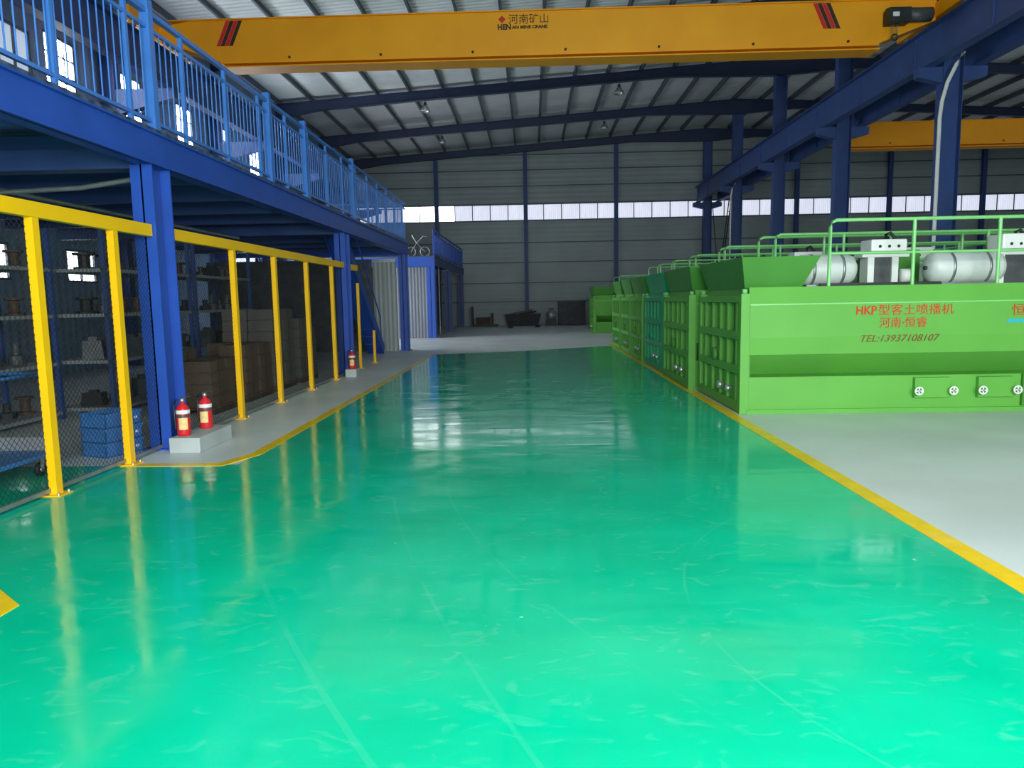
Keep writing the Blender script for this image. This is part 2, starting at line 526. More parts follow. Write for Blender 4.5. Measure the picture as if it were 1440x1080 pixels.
struct(MB().box(XL-.1, 25.5, 0, XL+.05, 25.6, 3.9).box(XL-.1, 29.6, 0, XL+.05, 29.7, 3.9).box(XL-.1, 25.6, 3.8, XL+.05, 29.6, 3.9).build('trim_1', 'blue'))
# right and front walls (out of view, they close the hall); front gate stands open, right opening is added for fill light
wr = MB()
sheet_with_holes(wr, YF, YB, 0, roof_z(XR), [(14, 22, 0, 5.8)], lambda a, b, c, d: wr.box(XR, a, c, XR+.12, b, d))
struct(wr.build('wall_right', 'wall'))
wf = MB()
sheet_with_holes(wf, XL, XR, 0, roof_z(XL), [(-2.2, 7.4, 0, 5.3)], lambda a, b, c, d: wf.box(a, YF-.12, c, b, YF, d))
wf.prism([(XL, roof_z(XL)), (XR, roof_z(XR)), (RIDGE, ZR)], 'y', YF-.12, YF)
struct(wf.build('wall_front', 'wall'))

# ------------------------------------------------------------------ steel frame
BAYY = [19.3, 25.7, 32.1, 38.5, 44.85]
def make_rafter():
    t = thing('roof_rafter', 'tapered blue steel roof rafter crossing the hall above the crane', 'rafter', (0, 0, 0), 0, 'steel rafters under the roof')
    xs = [XL+.2, -9.0, -4.0, 6.0, 10.55, 13.5, 20.0, XR-.2]
    dep = [0.62, .42, .40, .40, 0.75, 0.42, .38, .45]
    top = [roof_z(x)-.21 for x in xs]
    bot = [a-d for a, d in zip(top, dep)]
    xt, tt, bb = xs[:], top[:], bot[:]
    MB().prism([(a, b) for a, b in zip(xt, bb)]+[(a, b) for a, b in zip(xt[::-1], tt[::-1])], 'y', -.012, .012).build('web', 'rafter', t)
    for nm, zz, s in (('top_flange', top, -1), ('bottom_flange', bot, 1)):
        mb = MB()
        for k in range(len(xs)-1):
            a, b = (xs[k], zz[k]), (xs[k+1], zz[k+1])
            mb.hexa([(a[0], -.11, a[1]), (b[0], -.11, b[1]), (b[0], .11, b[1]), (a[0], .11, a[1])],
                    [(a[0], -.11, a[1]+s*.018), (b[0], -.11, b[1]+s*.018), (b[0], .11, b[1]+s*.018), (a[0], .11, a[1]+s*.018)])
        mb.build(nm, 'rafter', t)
    return t
raf = make_rafter()
for i, y in enumerate(BAYY):
    o = raf if i == 0 else copy_tree(raf)
    o.location = (0, y, 0)
    o['label'] = ('tapered navy roof rafter directly over the lettered crane', 'tapered navy roof rafter first behind the lettered crane', 'tapered navy roof rafter level with the plain crane', 'tapered navy roof rafter between the plain crane and the back wall', 'tapered navy roof rafter running along the back wall')[i]
raf_bot_ridge = roof_z(10.55)-.21-.75

def make_column():
    t = thing('steel_column', 'tall navy blue steel column carrying the crane runway beside the machines', 'column', (10.6, 0, 0), 0, 'columns along the middle of the hall')
    h = raf_bot_ridge
    MB().box(-.25, -.16, .02, -.232, .16, h).build('flange', 'blue_dark', t)
    MB().box(.232, -.16, .02, .25, .16, h).build('flange', 'blue_dark', t)
    MB().box(-.232, -.008, .02, .232, .008, h).build('web', 'blue_dark', t)
    for s in (-1, 1):
        MB().prism([(s*.25, 6.80), (s*.25, 7.19), (s*.85, 7.19), (s*.85, 6.95)], 'y', -.13, .13).build('corbel', 'blue_dark', t)
    MB().box(-.34, -.25, 0, .34, .25, .02).build('base_plate', 'blue_dark', t)
    return t
colm = make_column()
for i, y in enumerate(BAYY):
    o = colm if i == 0 else copy_tree(colm)
    o.location = (10.6, y, 0)
    o['label'] = ('tall navy steel column with the thick white conduit up its side', 'tall navy steel column next behind the one with the thick white conduit', 'tall navy steel column beside the end of the plain crane', 'tall navy steel column with the thin white conduit near the ladder', 'tall navy steel column standing against the back wall')[i]
tl = thing('wall_column', 'blue steel column standing against the long side wall', 'column', (XL+.25, BAYY[0], 0), 0, 'columns along the side wall')
MB().box(-.2, -.13, .02, -.184, .13, 9.45).build('flange', 'blue_dark', tl)
MB().box(.184, -.13, .02, .2, .13, 9.45).build('flange', 'blue_dark', tl)
MB().box(-.184, -.007, .02, .184, .007, 9.45).build('web', 'blue_dark', tl)
MB().prism([(.2, 6.55), (.2, 7.19), (1.75, 7.19), (1.75, 6.95)], 'y', -.11, .11).build('corbel', 'blue_dark', tl)
MB().box(-.24, -.2, 0, .26, .2, .02).build('base_plate', 'blue_dark', tl)
for y in BAYY[1:]:
    copy_tree(tl).location.y = y

def make_runway(x, label):
    y0, y1 = 9.0, YB-.35
    t = thing('crane_runway', label, 'beam', (x, y0, 7.19))
    L = y1-y0
    MB().box(-.14, 0, 0, .14, L, .022).build('bottom_flange', 'blue_dark', t)
    MB().box(-.17, 0, .878, .17, L, .90).build('top_flange', 'blue_dark', t)
    MB().box(-.008, 0, .022, .008, L, .878).build('web', 'blue_dark', t)
    st = MB().box(-.055, -.006, .03, .055, .006, .87).mesh('stiffener', 'blue_dark')
    k = 1.2
    while k < L:
        place('stiffener', st, t, (0, k, 0))
        k += 3.2
    MB().box(-.03, 0, .90, .03, L, .96).build('rail', 'steel', t)
    return t
make_runway(10.0, 'navy crane runway beam on the columns, carrying the crane with black lettering')
make_runway(11.2, 'navy crane runway beam on the columns, carrying the crane behind the machines')
make_runway(-9.4, 'navy crane runway beam above the mezzanine along the side wall')

def crane(name, label, x0, x1, y, zb, h, lettering, stripes):
    t = thing(name, label, 'crane', ((x0+x1)/2, y, zb))
    hw = (x1-x0)/2
    g = MB()
    g.prism([(-hw+1.75, .12), (hw-1.55, .12), (hw-.1, .66), (hw-.1, h), (-hw+.9, h), (-hw+.1, h-.12), (-hw+.1, .70)], 'y', -.24, .24)
    gi = g.build('girder', 'crane', t, bevel=.01)
    MB().box(-hw+1.65, -.30, 0, hw-1.45, .30, .03).build('bottom_flange', 'crane', t)
    MB().box(-hw+1.7, -.012, .03, hw-1.5, .012, .12).build('lower_web', 'crane', t)
    MB().box(-hw+1.65, -.27, .10, hw-1.45, .27, .14).build('lower_plate', 'crane', t)
    MB().box(-hw+.4, -.28, h, hw-.2, .28, h+.025).build('top_plate', 'crane', t)
    zr = 8.155-zb
    for sx in (-1, 1):
        e = MB().box(sx*hw-.14, -1.6, zr+.06, sx*hw+.14, 1.6, zr+.40).build('end_truck', 'crane', t)
        for yy in (-1.3, 1.3):
            MB().lathe([(0, -.06), (.15, -.06), (.15, .06), (0, .06)], (sx*hw, yy, zr+.15), 'x', 14).build('wheel', 'steel', e)
    if stripes:
        for sx, xs in ((-1, stripes[0]), (1, stripes[1])):
            for k, mt in enumerate(('red', 'soot', 'red', 'soot')):
                xo = xs-x0-hw+k*.105
                sl = .27*(-sx)
                MB().hexa([(xo, -.246, h-.62), (xo+.095, -.246, h-.62), (xo+.095, -.238, h-.62), (xo, -.238, h-.62)],
                          [(xo+sl, -.246, h-.02), (xo+.095+sl, -.246, h-.02), (xo+.095+sl, -.238, h-.02), (xo+sl, -.238, h-.02)]).build('stripe', mt, gi)
    for k in range(-3, 4):
        MB().lathe([(0, -.03), (.03, -.03), (.03, .01), (0, .01)], (k*2.3+.6, -.246, .22), 'y', 8).build('bolt', 'soot', gi)
    return t, gi
CX0, CX1 = -9.4, 10.0
c1, g1 = crane('overhead_crane', 'orange-yellow overhead crane with black lettering and red-black stripes', CX0, CX1, 19.0, 7.50, 1.15, True, (-7.83, 7.20))
cxm = (CX0+CX1)/2
RX = (PI/2, 0, 0)
text('lettering', '河南矿山', .25, 'soot', g1, (-.50-cxm, -.243, .875), RX, width=.98, bold=0)
text('lettering', 'HEN', .18, 'soot', g1, (-.77-cxm, -.243, .73), RX, width=.33, bold=.008)
text('lettering', 'AN MINE CRANE', .10, 'soot', g1, (-.42-cxm, -.243, .745), RX, width=.88, bold=.005)
em = MB()
em.prism([(-.09, 0), (0, -.09), (.09, 0), (0, .09)], 'y', -.004, .004)
em.build('emblem', 'red_print', g1, (-.66-cxm, -.243, .97))
# hoist hanging on the girder near its right end
hz = MB()
hz.box(-.42, -.62, .52, .10, -.27, .86)
ho = hz.build('hoist', 'dark', c1, (9.03-cxm, 0, 0), bevel=.02)
MB().lathe([(0, -.1), (.16, -.1), (.16, .52), (0, .52)], (.12, -.45, .72), 'x', 16).build('hoist_motor', 'dark2', ho)
MB().lathe([(0, 0), (.20, 0), (.20, .26), (0, .26)], (-.40, -.42, .70), 'x', 16).build('hoist_drum', 'dark', ho)
MB().tube([(-.25, -.44, .52), (-.25, -.44, .30)], .012, 6).tube([(-.15, -.44, .52), (-.15, -.44, .30)], .012, 6).build('wire_rope', 'steel', ho)
MB().torus((-.2, -.44, .22), .07, .02, 'y').build('hook', 'dark', ho)
MB().box(-.35, -.64, .64, -.2, -.618, .74).build('data_plate', 'white', ho)
MB().box(-.40, -.27, .60, .10, -.24, .80).build('bracket', 'dark', ho)
c2, g2 = crane('overhead_crane', 'plain yellow overhead crane in the further span behind the green machines', 11.2, 31.0, 31.4, 7.50, 1.05, False, None)
for k, mt in enumerate(('red', 'soot', 'red', 'soot')):
    xo = -8.55+k*.10
    MB().hexa([(xo, -.246, .5), (xo+.09, -.246, .5), (xo+.09, -.238, .5), (xo, -.238, .5)], [(xo+.25, -.246, 1.0), (xo+.34, -.246, 1.0), (xo+.34, -.238, 1.0), (xo+.25, -.238, 1.0)]).build('stripe', mt, g2)

# conduits on the columns, pendant lamps, access ladder
def conduit(pts, label, r=.045):
    return tag(MB().tube(pts, r, 10).build('conduit_pipe', 'white'), label, 'pipe')
conduit([(10.22, 18.98, 0.0), (10.22, 18.98, 5.9), (10.25, 18.97, 6.3), (10.34, 18.93, 6.75), (10.5, 18.85, 7.15), (10.62, 18.78, 7.42)], 'white conduit pipe climbing the column beside the green handrails')
conduit([(10.22, 38.18, 0.0), (10.22, 38.18, 6.6), (10.3, 38.22, 7.0), (10.45, 38.15, 7.3)], 'white conduit pipe climbing the column next to the steel ladder', .04)

def make_lamp(z_top, drop):
    t = thing('pendant_lamp', 'bell-shaped metal pendant lamp hanging from a rafter', 'lamp', (0, 0, 0), 0, 'pendant lamps under the rafters')
    MB().tube([(0, 0, .38), (0, 0, .38+drop)], .012, 6).build('rod', 'dark', t)
    MB().lathe([(.0, .40), (.06, .40), (.07, .26), (.0, .26)], n=12).build('ballast', 'dark2', t)
    MB().lathe([(.06, .27), (.12, .22), (.20, .08), (.235, 0), (.225, 0), (.19, .08), (.11, .21), (.05, .25)], n=18).build('shade', 'lamp', t)
    MB().lathe([(0, .02), (.03, .03), (.05, .09), (.04, .16), (0, .24)], n=12).build('bulb', 'bulb', t)
    return t
def rafter_bottom(x):
    xs = [XL+.2, -9.0, -4.0, 6.0, 10.55]
    dep = [0.62, .42, .40, .40, 0.75]
    zz = [roof_z(a)-.21-d for a, d in zip(xs, dep)]
    for k in range(4):
        if xs[k] <= x <= xs[k+1]:
            f = (x-xs[k])/(xs[k+1]-xs[k])
            return zz[k]+f*(zz[k+1]-zz[k])
lamp = None
for x, y in ((-4.4, 25.7), (-4.5, 32.1), (-4.56, 38.5), (3.8, 25.7), (3.8, 32.1), (3.8, 38.5)):
    if lamp is None:
        lamp = make_lamp(0, .10)
        o = lamp
    else:
        o = copy_tree(lamp)
    o.location = (x, y, rafter_bottom(x)-.48)
    o['label'] = 'bell-shaped pendant lamp under the rafter %s, on the %s side' % ({25.7: 'first behind the lettered crane', 32.1: 'level with the plain crane', 38.5: 'next to the back wall'}[y], 'mezzanine' if x < 0 else 'green machine')

lad = thing('access_ladder', 'dark steel ladder leaning up to the crane runway by the back wall', 'ladder', (10.9, 41.0, 0))
A, B = Vector((-.75, 0, 0)), Vector((.05, 0, 6.9))
for yy in (-.22, .22):
    MB().bar(A+Vector((0, yy, 0)), B+Vector((0, yy, 0)), .05, .05, (0, 1, 0)).build('stile', 'dark', lad)
rm = MB().tube([(0, -.22, 0), (0, .22, 0)], .018, 6).mesh('rung', 'dark')
for k in range(1, 20):
    place('rung', rm, lad, A.lerp(B, k/20))
MB().bar((-.25, .3, 0.0), (-.85, .3, 6.7), .04, .04, (0, 1, 0)).build('brace', 'dark', lad)
MB().bar((-.5, -.02, 2.9), (-.5, .32, 2.9), .03, .03).build('tie', 'dark', lad)

# ------------------------------------------------------------------ mezzanine with railing
MX, MZ0, MZ1, MY1 = -4.05, 3.10, 3.45, 23.9
MXL = XL+.72
def make_mezz_column(parent, x, y, h, w=.24, d=.40):
    c = hsec(w, d, .018, h-.02, 'y').build('column', 'blue', parent, (x, y, .02))
    MB().box(-w/2-.06, -d/2-.05, -.02, w/2+.06, d/2+.05, 0).build('base_plate', 'blue', c)
    return c
mz = thing('mezzanine', 'blue steel mezzanine over the fenced storage, with deep edge beam', 'mezzanine', (0, 0, 0))
em_ = MB()
em_.box(MX-.02, YF+.05, MZ0, MX+.0, MY1, MZ1).box(MX-.16, YF+.05, MZ0, MX+.04, MY1, MZ0+.02).box(MX-.16, YF+.05, MZ1-.02, MX+.04, MY1, MZ1)
em_.build('edge_beam', 'blue', mz)
MB().box(MXL, MY1-.02, MZ0, MX-.02, MY1, MZ1).build('end_beam', 'blue', mz)
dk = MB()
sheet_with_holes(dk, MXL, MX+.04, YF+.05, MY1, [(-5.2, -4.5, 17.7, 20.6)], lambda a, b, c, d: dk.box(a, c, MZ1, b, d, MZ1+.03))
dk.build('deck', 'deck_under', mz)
jshort = MB().box(MXL, -.05, MZ1-.28, -5.2, .05, MZ1).mesh('joist', 'blue_dark')
jm = MB().box(MXL, -.05, MZ1-.28, MX-.02, .05, MZ1).mesh('joist', 'blue_dark')
y = -3.2
while y < 23.5:
    place('joist', jshort if 17.7 < y < 20.6 else jm, mz, (0, y, 0))
    y += 1.6
for y in (8.02, 16.0, 23.5):
    make_mezz_column(mz, -4.17, y, MZ0)
for y in (8.02, 16.0, 23.5):
    make_mezz_column(mz, -8.6, y, MZ1-.28, .2, .2)
MB().box(MXL, 7.9, MZ0-.02, -4.3, 8.14, MZ0+.20).build('cross_beam', 'blue_dark', mz)
MB().box(MXL, 15.9, MZ0-.02, -4.3, 16.1, MZ0+.20).build('cross_beam', 'blue_dark', mz)

def guardrail(label, p0, p1, post_pitch, bal_pitch, thick=(), z=MZ1+.03, h=1.26, mat='rail_blue'):
    p0, p1 = Vector(p0), Vector(p1)
    d = p1-p0
    L = d.length
    t = thing('guardrail', label, 'railing', (p0.x, p0.y, z), math.atan2(d.y, d.x))
    MB().cbox((L/2, 0, h), (L, .06, .05)).build('top_rail', mat, t)
    MB().cbox((L/2, 0, h-.17), (L, .04, .035)).build('upper_rail', mat, t)
    MB().cbox((L/2, 0, .11), (L, .04, .035)).build('bottom_rail', mat, t)
    pmm = MB().box(-.022, -.022, 0, .022, .022, h+.03).mesh('post', mat)
    k = 0.0
    while k <= L+.01:
        place('post', pmm, t, (k, 0, 0))
        k += post_pitch
    tmm = MB().box(-.05, -.05, 0, .05, .05, h+.12).mesh('corner_post', mat)
    for k in thick:
        place('corner_post', tmm, t, (k, 0, 0))
    bm_ = MB().tube([(0, 0, .11), (0, 0, h-.17)], .0085, 6).mesh('baluster', mat)
    k = bal_pitch
    while k < L:
        place('baluster', bm_, t, (k, 0, 0))
        k += bal_pitch
    return t
guardrail('bright blue baluster railing along the edge of the long mezzanine', (MX-.06, 4.0, 0), (MX-.06, MY1-.05, 0), 1.2, .13, (4.05, 7.6, 9.4, 12.9))
guardrail('blue baluster railing across the end of the long mezzanine', (MX-.16, MY1-.06, 0), (XL+.3, MY1-.06, 0), 1.4, .14)

# second mezzanine further back
m2 = thing('mezzanine', 'small dark blue mezzanine room near the back wall', 'mezzanine', (0, 0, 0))
SX, SY0, SY1 = -4.15, 31.0, 44.2
MB().box(MXL, SY0, MZ0-.05, SX, SY0+.03, MZ1).build('front_beam', 'blue', m2)
MB().box(SX-.03, SY0+.03, MZ0, SX, SY1, MZ1).build('edge_beam', 'blue_dark', m2)
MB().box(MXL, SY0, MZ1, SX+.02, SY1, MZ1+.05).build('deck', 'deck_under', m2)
for y, mt in ((SY0+.22, 'blue'), (37.5, 'blue_dark'), (43.9, 'blue_dark')):
    hsec(.34, .36, .02, MZ0-.0).build('column', mt, m2, (SX-.20, y, 0))
MB().box(-6.6, SY0+.30, 0, SX-.38, SY0+.36, MZ0-.05).build('panel_wall', 'panel_grey', m2)
MB().box(SX-2.2, SY0+.45, 0, SX-2.14, SY1-.2, MZ0).build('inner_wall', 'dark2', m2)
MB().tube([(SX-.35, 35.0, 0), (SX-.35, 35.0, MZ1)], .035, 8).build('prop', 'steel', m2)
guardrail('dark blue railing on the small mezzanine near the back wall', (SX-.05, SY0+.1, 0), (SX-.05, SY1-.1, 0), 1.6, .16, (), MZ1+.05, 1.1, 'blue')
# pale room wall under the far end of the long mezzanine
pw = thing('partition_wall', 'pale corrugated partition wall between stair and end column', 'partition', (-5.1, 23.2, 0))
for k in range(2):
    MB().box(k*.38, 0, 0, k*.38+.37, .06, 2.85).build('panel', 'panel', pw)
MB().box(0, -.01, 2.85, .75, .07, 2.95).build('head_rail', 'zinc', pw)
shade_boards = thing('partition_wall', 'added dark boards standing in for the deep shade behind the stair', 'partition', (MXL, 23.25, 0))  # added dark sheet for the shade under the deck, hides the lit passage
for k in range(5):
    MB().box(k*1.07, 0, 0, k*1.07+1.06, .05, 2.95).build('panel', 'dark2', shade_boards)

# stair
st = thing('steel_stair', 'steep blue steel stair rising to the long mezzanine behind the fence', 'stair', (-4.85, 22.2, 0))
T0, T1 = Vector((0, 0, 0)), Vector((0, -4.4, MZ0+.3))
for sx in (-.22, .22):
    MB().bar(T0+Vector((sx, 0, .12)), T1+Vector((sx, 0, 0)), .04, .30, (0, 0, 1)).build('stringer', 'blue', st)
MB().bar(T0+Vector((0, 0, 0.02)), T1+Vector((0, 0, -.1)), .40, .012, (0, 0, 1)).build('soffit_plate', 'blue', st)
sm = MB().box(-.20, -.12, -.012, .20, .12, .012).mesh('tread', 'blue_dark')
for k in range(1, 14):
    q = T0.lerp(T1, k/14)
    place('tread', sm, st, (0, q.y, q.z+.08))
for sx in (-.22, .22):
    MB().tube([(sx, -.3, .3), (sx, -.3, 1.15), (sx, -4.3, MZ1+.85)], .02, 6).build('handrail', 'blue', st)

# ------------------------------------------------------------------ yellow mesh fence
FX = -4.12
def wire_mesh(w, h, pitch=.042, t=.003):
    mb = MB()
    for s in (1, -1):
        k = -h
        while k < w:
            a0, a1 = max(0, k), min(w, k+h)
            if a1-a0 > .01:
                p = (a0, (a0-k) if s > 0 else h-(a0-k))
                q = (a1, (a1-k) if s > 0 else h-(a1-k))
                dx = Vector((q[0]-p[0], q[1]-p[1])).normalized()
                n = Vector((-dx.y, dx.x))*t/2
                yo = t/2*s
                v = [(0+yo, p[0]+n.x, p[1]+n.y), (0+yo, p[0]-n.x, p[1]-n.y), (0+yo, q[0]-n.x, q[1]-n.y), (0+yo, q[0]+n.x, q[1]+n.y)]
                v2 = [(x-t*.8, y_, z_) for x, y_, z_ in v]
                mb.hexa(v, v2)
            k += pitch*1.41
    return mb
def fence(label, y0, y1, posts, rail=True):
    t = thing('mesh_fence', label, 'fence', (FX, y0, 0))
    L = y1-y0
    if rail:
        MB().box(-.04, 0, 2.34, .04, L, 2.47).build('top_rail', 'yellow', t, bevel=.006)
        MB().box(-.045, 0, .03, -.015, L, .065).build('bottom_rail', 'steel', t)
    pm_ = MB().box(-.035, -.04, .012, .035, .04, 2.34).mesh('post', 'yellow')
    bpm = MB().box(-.09, -.09, 0, .09, .09, .012).mesh('base_plate', 'yellow')
    bom = MB().lathe([(.0, .035), (.012, .03), (.012, .012)], n=8).mesh('bolt', 'zinc')
    for y in posts:
        p = place('post', pm_, t, (0, y-y0, 0))
        b = place('base_plate', bpm, p)
        for sx, sy in ((-1, -1), (1, -1), (1, 1), (-1, 1)):
            place('bolt', bom, p, (sx*.065, sy*.068, 0))
    if rail:
        edges = [0]+[y-y0 for y in posts]+[L]
        for a, b in zip(edges, edges[1:]):
            if b-a > .12:
                o = wire_mesh(b-a-.02, 2.26).build('wire_mesh', 'wire', t, (-.03, a+.01, .07))
                o['kind'] = 'stuff'
    return t
fence('yellow post fence with black wire mesh beside the blue crates', 3.2, 7.8, [4.6, 5.95, 7.1])
fence('yellow post fence with black wire mesh in front of the brown cartons', 8.26, 15.76, [9.95, 11.55, 13.2, 14.87])
f3 = thing('fence_post', 'slim yellow post standing just past the second column', 'post', (-4.2, 17.4, 0))
MB().box(-.03, -.03, .012, .03, .03, 2.05).build('shaft', 'yellow', f3)
MB().box(-.09, -.09, 0, .09, .09, .012).build('base_plate', 'yellow', f3)
f4 = thing('fence_post', 'short yellow post at the foot of the blue stair', 'post', (-4.2, 19.0, 0))
MB().box(-.03, -.03, .012, .03, .03, .85).build('shaft', 'yellow', f4)
MB().box(-.09, -.09, 0, .09, .09, .012).build('base_plate', 'yellow', f4)
tag(MB().box(-.04, 0, 0, .04, .75, .13).build('rail_stub', 'yellow', None, (-4.12, 16.21, 2.32)), 'short stub of yellow rail sticking out past the second column', 'rail')

# fire extinguishers on the grey plinths
pl = thing('plinth', 'grey painted concrete plinth at the foot of the blue column', 'plinth', (-3.80, 8.02, 0))
MB().box(-.17, -.42, 0, .17, .42, .17).build('block', 'concrete', pl, bevel=.01)
def extinguisher(label, loc, rz):
    t = thing('fire_extinguisher', label, 'extinguisher', loc, rz)
    MB().lathe([(0, 0), (.068, 0), (.072, .02), (.072, .27), (.06, .32), (.035, .345), (.022, .355), (.022, .375), (0, .375)], n=20).build('cylinder', 'red', t)
    MB().lathe([(.0735, .245), (.0735, .285)], n=20).build('white_band', 'white', t)
    MB().lathe([(.0735, .205), (.0735, .235)], n=20).build('strap', 'dark2', t)
    lb = MB()
    n = 7
    v = []
    for k in range(n):
        a = -PI/2-.75+1.3*k/(n-1)
        v += [(.0738*math.cos(a), .0738*math.sin(a), .07), (.0738*math.cos(a), .0738*math.sin(a), .20)]
    lb.add(v, [(2*k, 2*k+2, 2*k+3, 2*k+1) for k in range(n-1)])
    lb.build('paper_label', 'paper', t)
    MB().lathe([(.02, .375), (.024, .38), (.024, .41), (0, .41)], n=10).build('valve', 'zinc', t)
    MB().bar((-.02, 0, .405), (.085, 0, .43), .02, .008).build('handle', 'black', t)
    MB().bar((-.02, 0, .415), (.075, 0, .455), .02, .006).build('lever', 'black', t)
    MB().tube([(-.02, 0, .395), (-.07, 0, .39), (-.09, 0, .33), (-.085, 0, .20), (-.082, .01, .08)], .011, 6).build('hose', 'hose', t)
    return t
extinguisher('red fire extinguisher on the plinth, hard against the blue column', (-3.88, 7.78, .17), .5)
extinguisher('red fire extinguisher on the plinth, on the side towards the cartons', (-3.84, 8.24, .17), .2)
pl2 = thing('plinth', 'small grey plinth beside the second blue column', 'plinth', (-3.92, 15.5, 0))
MB().box(-.12, -.2, 0, .12, .2, .17).build('block', 'concrete', pl2, bevel=.01)
extinguisher('red fire extinguisher beside the second blue column near the stair', (-3.92, 15.45, .17), .3)

# ------------------------------------------------------------------ stored goods under the mezzanine
def rack(label, x, y, L, D, levels, h):
    t = thing('storage_rack', label, 'rack', (x, y, 0), 0, None)
    um = MB().box(-.03, -.03, 0, .03, .03, h).mesh('upright', 'blue_dark')
    for sx in (0, D):
        for yy in (0, L):
            place('upright', um, t, (sx, yy, 0))
    for z in levels:
        MB().box(-.03, -.03, z-.05, D+.03, L+.03, z).build('shelf', 'shelf', t)
    return t
def gear(rnd):
    mb = MB()
    r = rnd.uniform(.09, .17)
    hgt = rnd.uniform(.08, .3)
    mb.lathe([(0, 0), (r, 0), (r, hgt*.4), (r*.45, hgt*.45), (r*.45, hgt), (0, hgt)], n=12, smooth=False)
    return mb, 'flanged iron casting'
def lump(rnd):
    mb = MB()
    a, b, h = rnd.uniform(.11, .165), rnd.uniform(.11, .165), rnd.uniform(.14, .36)
    mb.hexa([(-a, -b, 0), (a, -b, 0), (a, b, 0), (-a, b, 0)], [(-a*.9, -b*.8, h), (a*.8, -b*.9, h), (a*.9, b*.8, h), (-a*.8, b*.9, h)])
    mb.box(-a*.4, -b*.4, h, a*.4, b*.4, h*1.2)
    return mb, 'machine housing'
def reel(rnd):
    mb = MB()
    r = rnd.uniform(.12, .19)
    mb.lathe([(0, 0), (r, 0), (r, .03), (r*.55, .04), (r*.55, .2), (r, .21), (r, .24), (0, .24)], n=12, smooth=False)
    return mb, 'spool of dark cable'
rnd = random.Random(3)
protos = [f(rnd) for f in (gear, lump, reel, lump, gear, reel)]
pmeshes = [(mb.mesh(nm.replace(' ', '_'), ('dark', 'dark2', 'rust', 'dark', 'dark2', 'black')[i]), nm) for i, (mb, nm) in enumerate(protos)]
levels = (.12, .82, 1.5, 2.15)
RK = [('dark steel shelving rack beside the blue trolley', -7.6, 4.6), ('dark steel shelving rack behind the blue crates', -7.6, 7.5), ('dark steel shelving rack behind the brown cartons', -7.0, 10.4), ('dark steel shelving rack behind the pale cartons', -7.0, 13.2)]
where = ['beside the trolley', 'behind the blue crates', 'behind the brown cartons', 'behind the pale cartons']
for i, (lb, x, y) in enumerate(RK):
    rack(lb, x, y, 2.6, .8, levels, 2.7)
    for li, z in enumerate(levels):
        for k in range(6):
            me, nm = rnd.choice(pmeshes)
            o = place(nm.split()[-1] if nm != 'spool of dark cable' else 'cable_spool', me, None, (x+rnd.uniform(.34, .5), y+.24+k*.425, z), (0, 0, rnd.uniform(0, 6)))
            lev = ('bottom', 'second', 'third', 'top')[li]
            tag(o, '%s on the %s shelf of the rack %s' % (nm, lev, where[i]), nm.split()[-1] if nm != 'spool of dark cable' else 'spool', 'parts on the rack '+where[i])

def carton_mesh(sx, sy, sz, mat):
    b = .012
    return MB().hexa([(-sx/2+b, -sy/2+b, 0), (sx/2-b, -sy/2+b, 0), (sx/2-b, sy/2-b, 0), (-sx/2+b, sy/2-b, 0)], [(-sx/2, -sy/2, b), (sx/2, -sy/2, b), (sx/2, sy/2, b), (-sx/2, sy/2, b)]).box(-sx/2, -sy/2, b, sx/2, sy/2, sz-b).box(-sx/2+b, -sy/2+b, sz-b, sx/2-b, sy/2-b, sz+.011).mesh('carton', mat)
def carton_stack(x, y, cols, n, dims, mat, label, group):
    me = carton_mesh(dims[0]-.03, dims[1]-.03, dims[2]-.012, mat)
    tape = MB().box(-dims[0]/2+.0135, -.025, 0.014, dims[0]/2-.0135, .025, dims[2]-.026).mesh('tape', 'rust')
    for cx in range(cols[0]):
        for cy in range(cols[1]):
            m = n-(1 if rnd.random() < .3 else 0)
            for k in range(m):
                o = place('carton', me, None, (x+cx*dims[0]+rnd.uniform(-.010, .010), y+cy*dims[1]+rnd.uniform(-.010, .010), .10+k*dims[2]), (0, 0, rnd.uniform(-.008, .008)))
                tag(o, label, 'carton', group)
                place('tape', tape, o)
    p = thing('pallet', 'wooden pallet under the '+group, 'pallet', (x-dims[0]/2, y-dims[1]/2, 0))
    W, H = cols[0]*dims[0], cols[1]*dims[1]
    for k in range(3):
        MB().box(k*(W-.1)/2, 0, 0, k*(W-.1)/2+.1, H, .075).build('runner', 'rust', p)
    for k in range(6):
        MB().box(0, k*(H-.1)/5, .075, W, k*(H-.1)/5+.1, .097).build('slat', 'carton', p)
carton_stack(-5.35, 10.55, (2, 2), 5, (.46, .56, .17), 'carton', 'flat brown carton stacked behind the mesh next to the blue column', 'brown cartons next to the column')
carton_stack(-5.35, 11.85, (2, 2), 4, (.46, .58, .21), 'carton', 'brown carton in the low middle stack behind the fence', 'brown cartons in the low middle stack')
carton_stack(-5.40, 13.2, (2, 2), 7, (.48, .56, .20), 'carton_pale', 'greyish carton in the tall stack behind the fence', 'greyish cartons in the tall stack')
carton_stack(-5.35, 14.6, (2, 2), 6, (.46, .54, .20), 'carton_pale', 'greyish carton in the stack nearest the second column', 'greyish cartons by the second column')

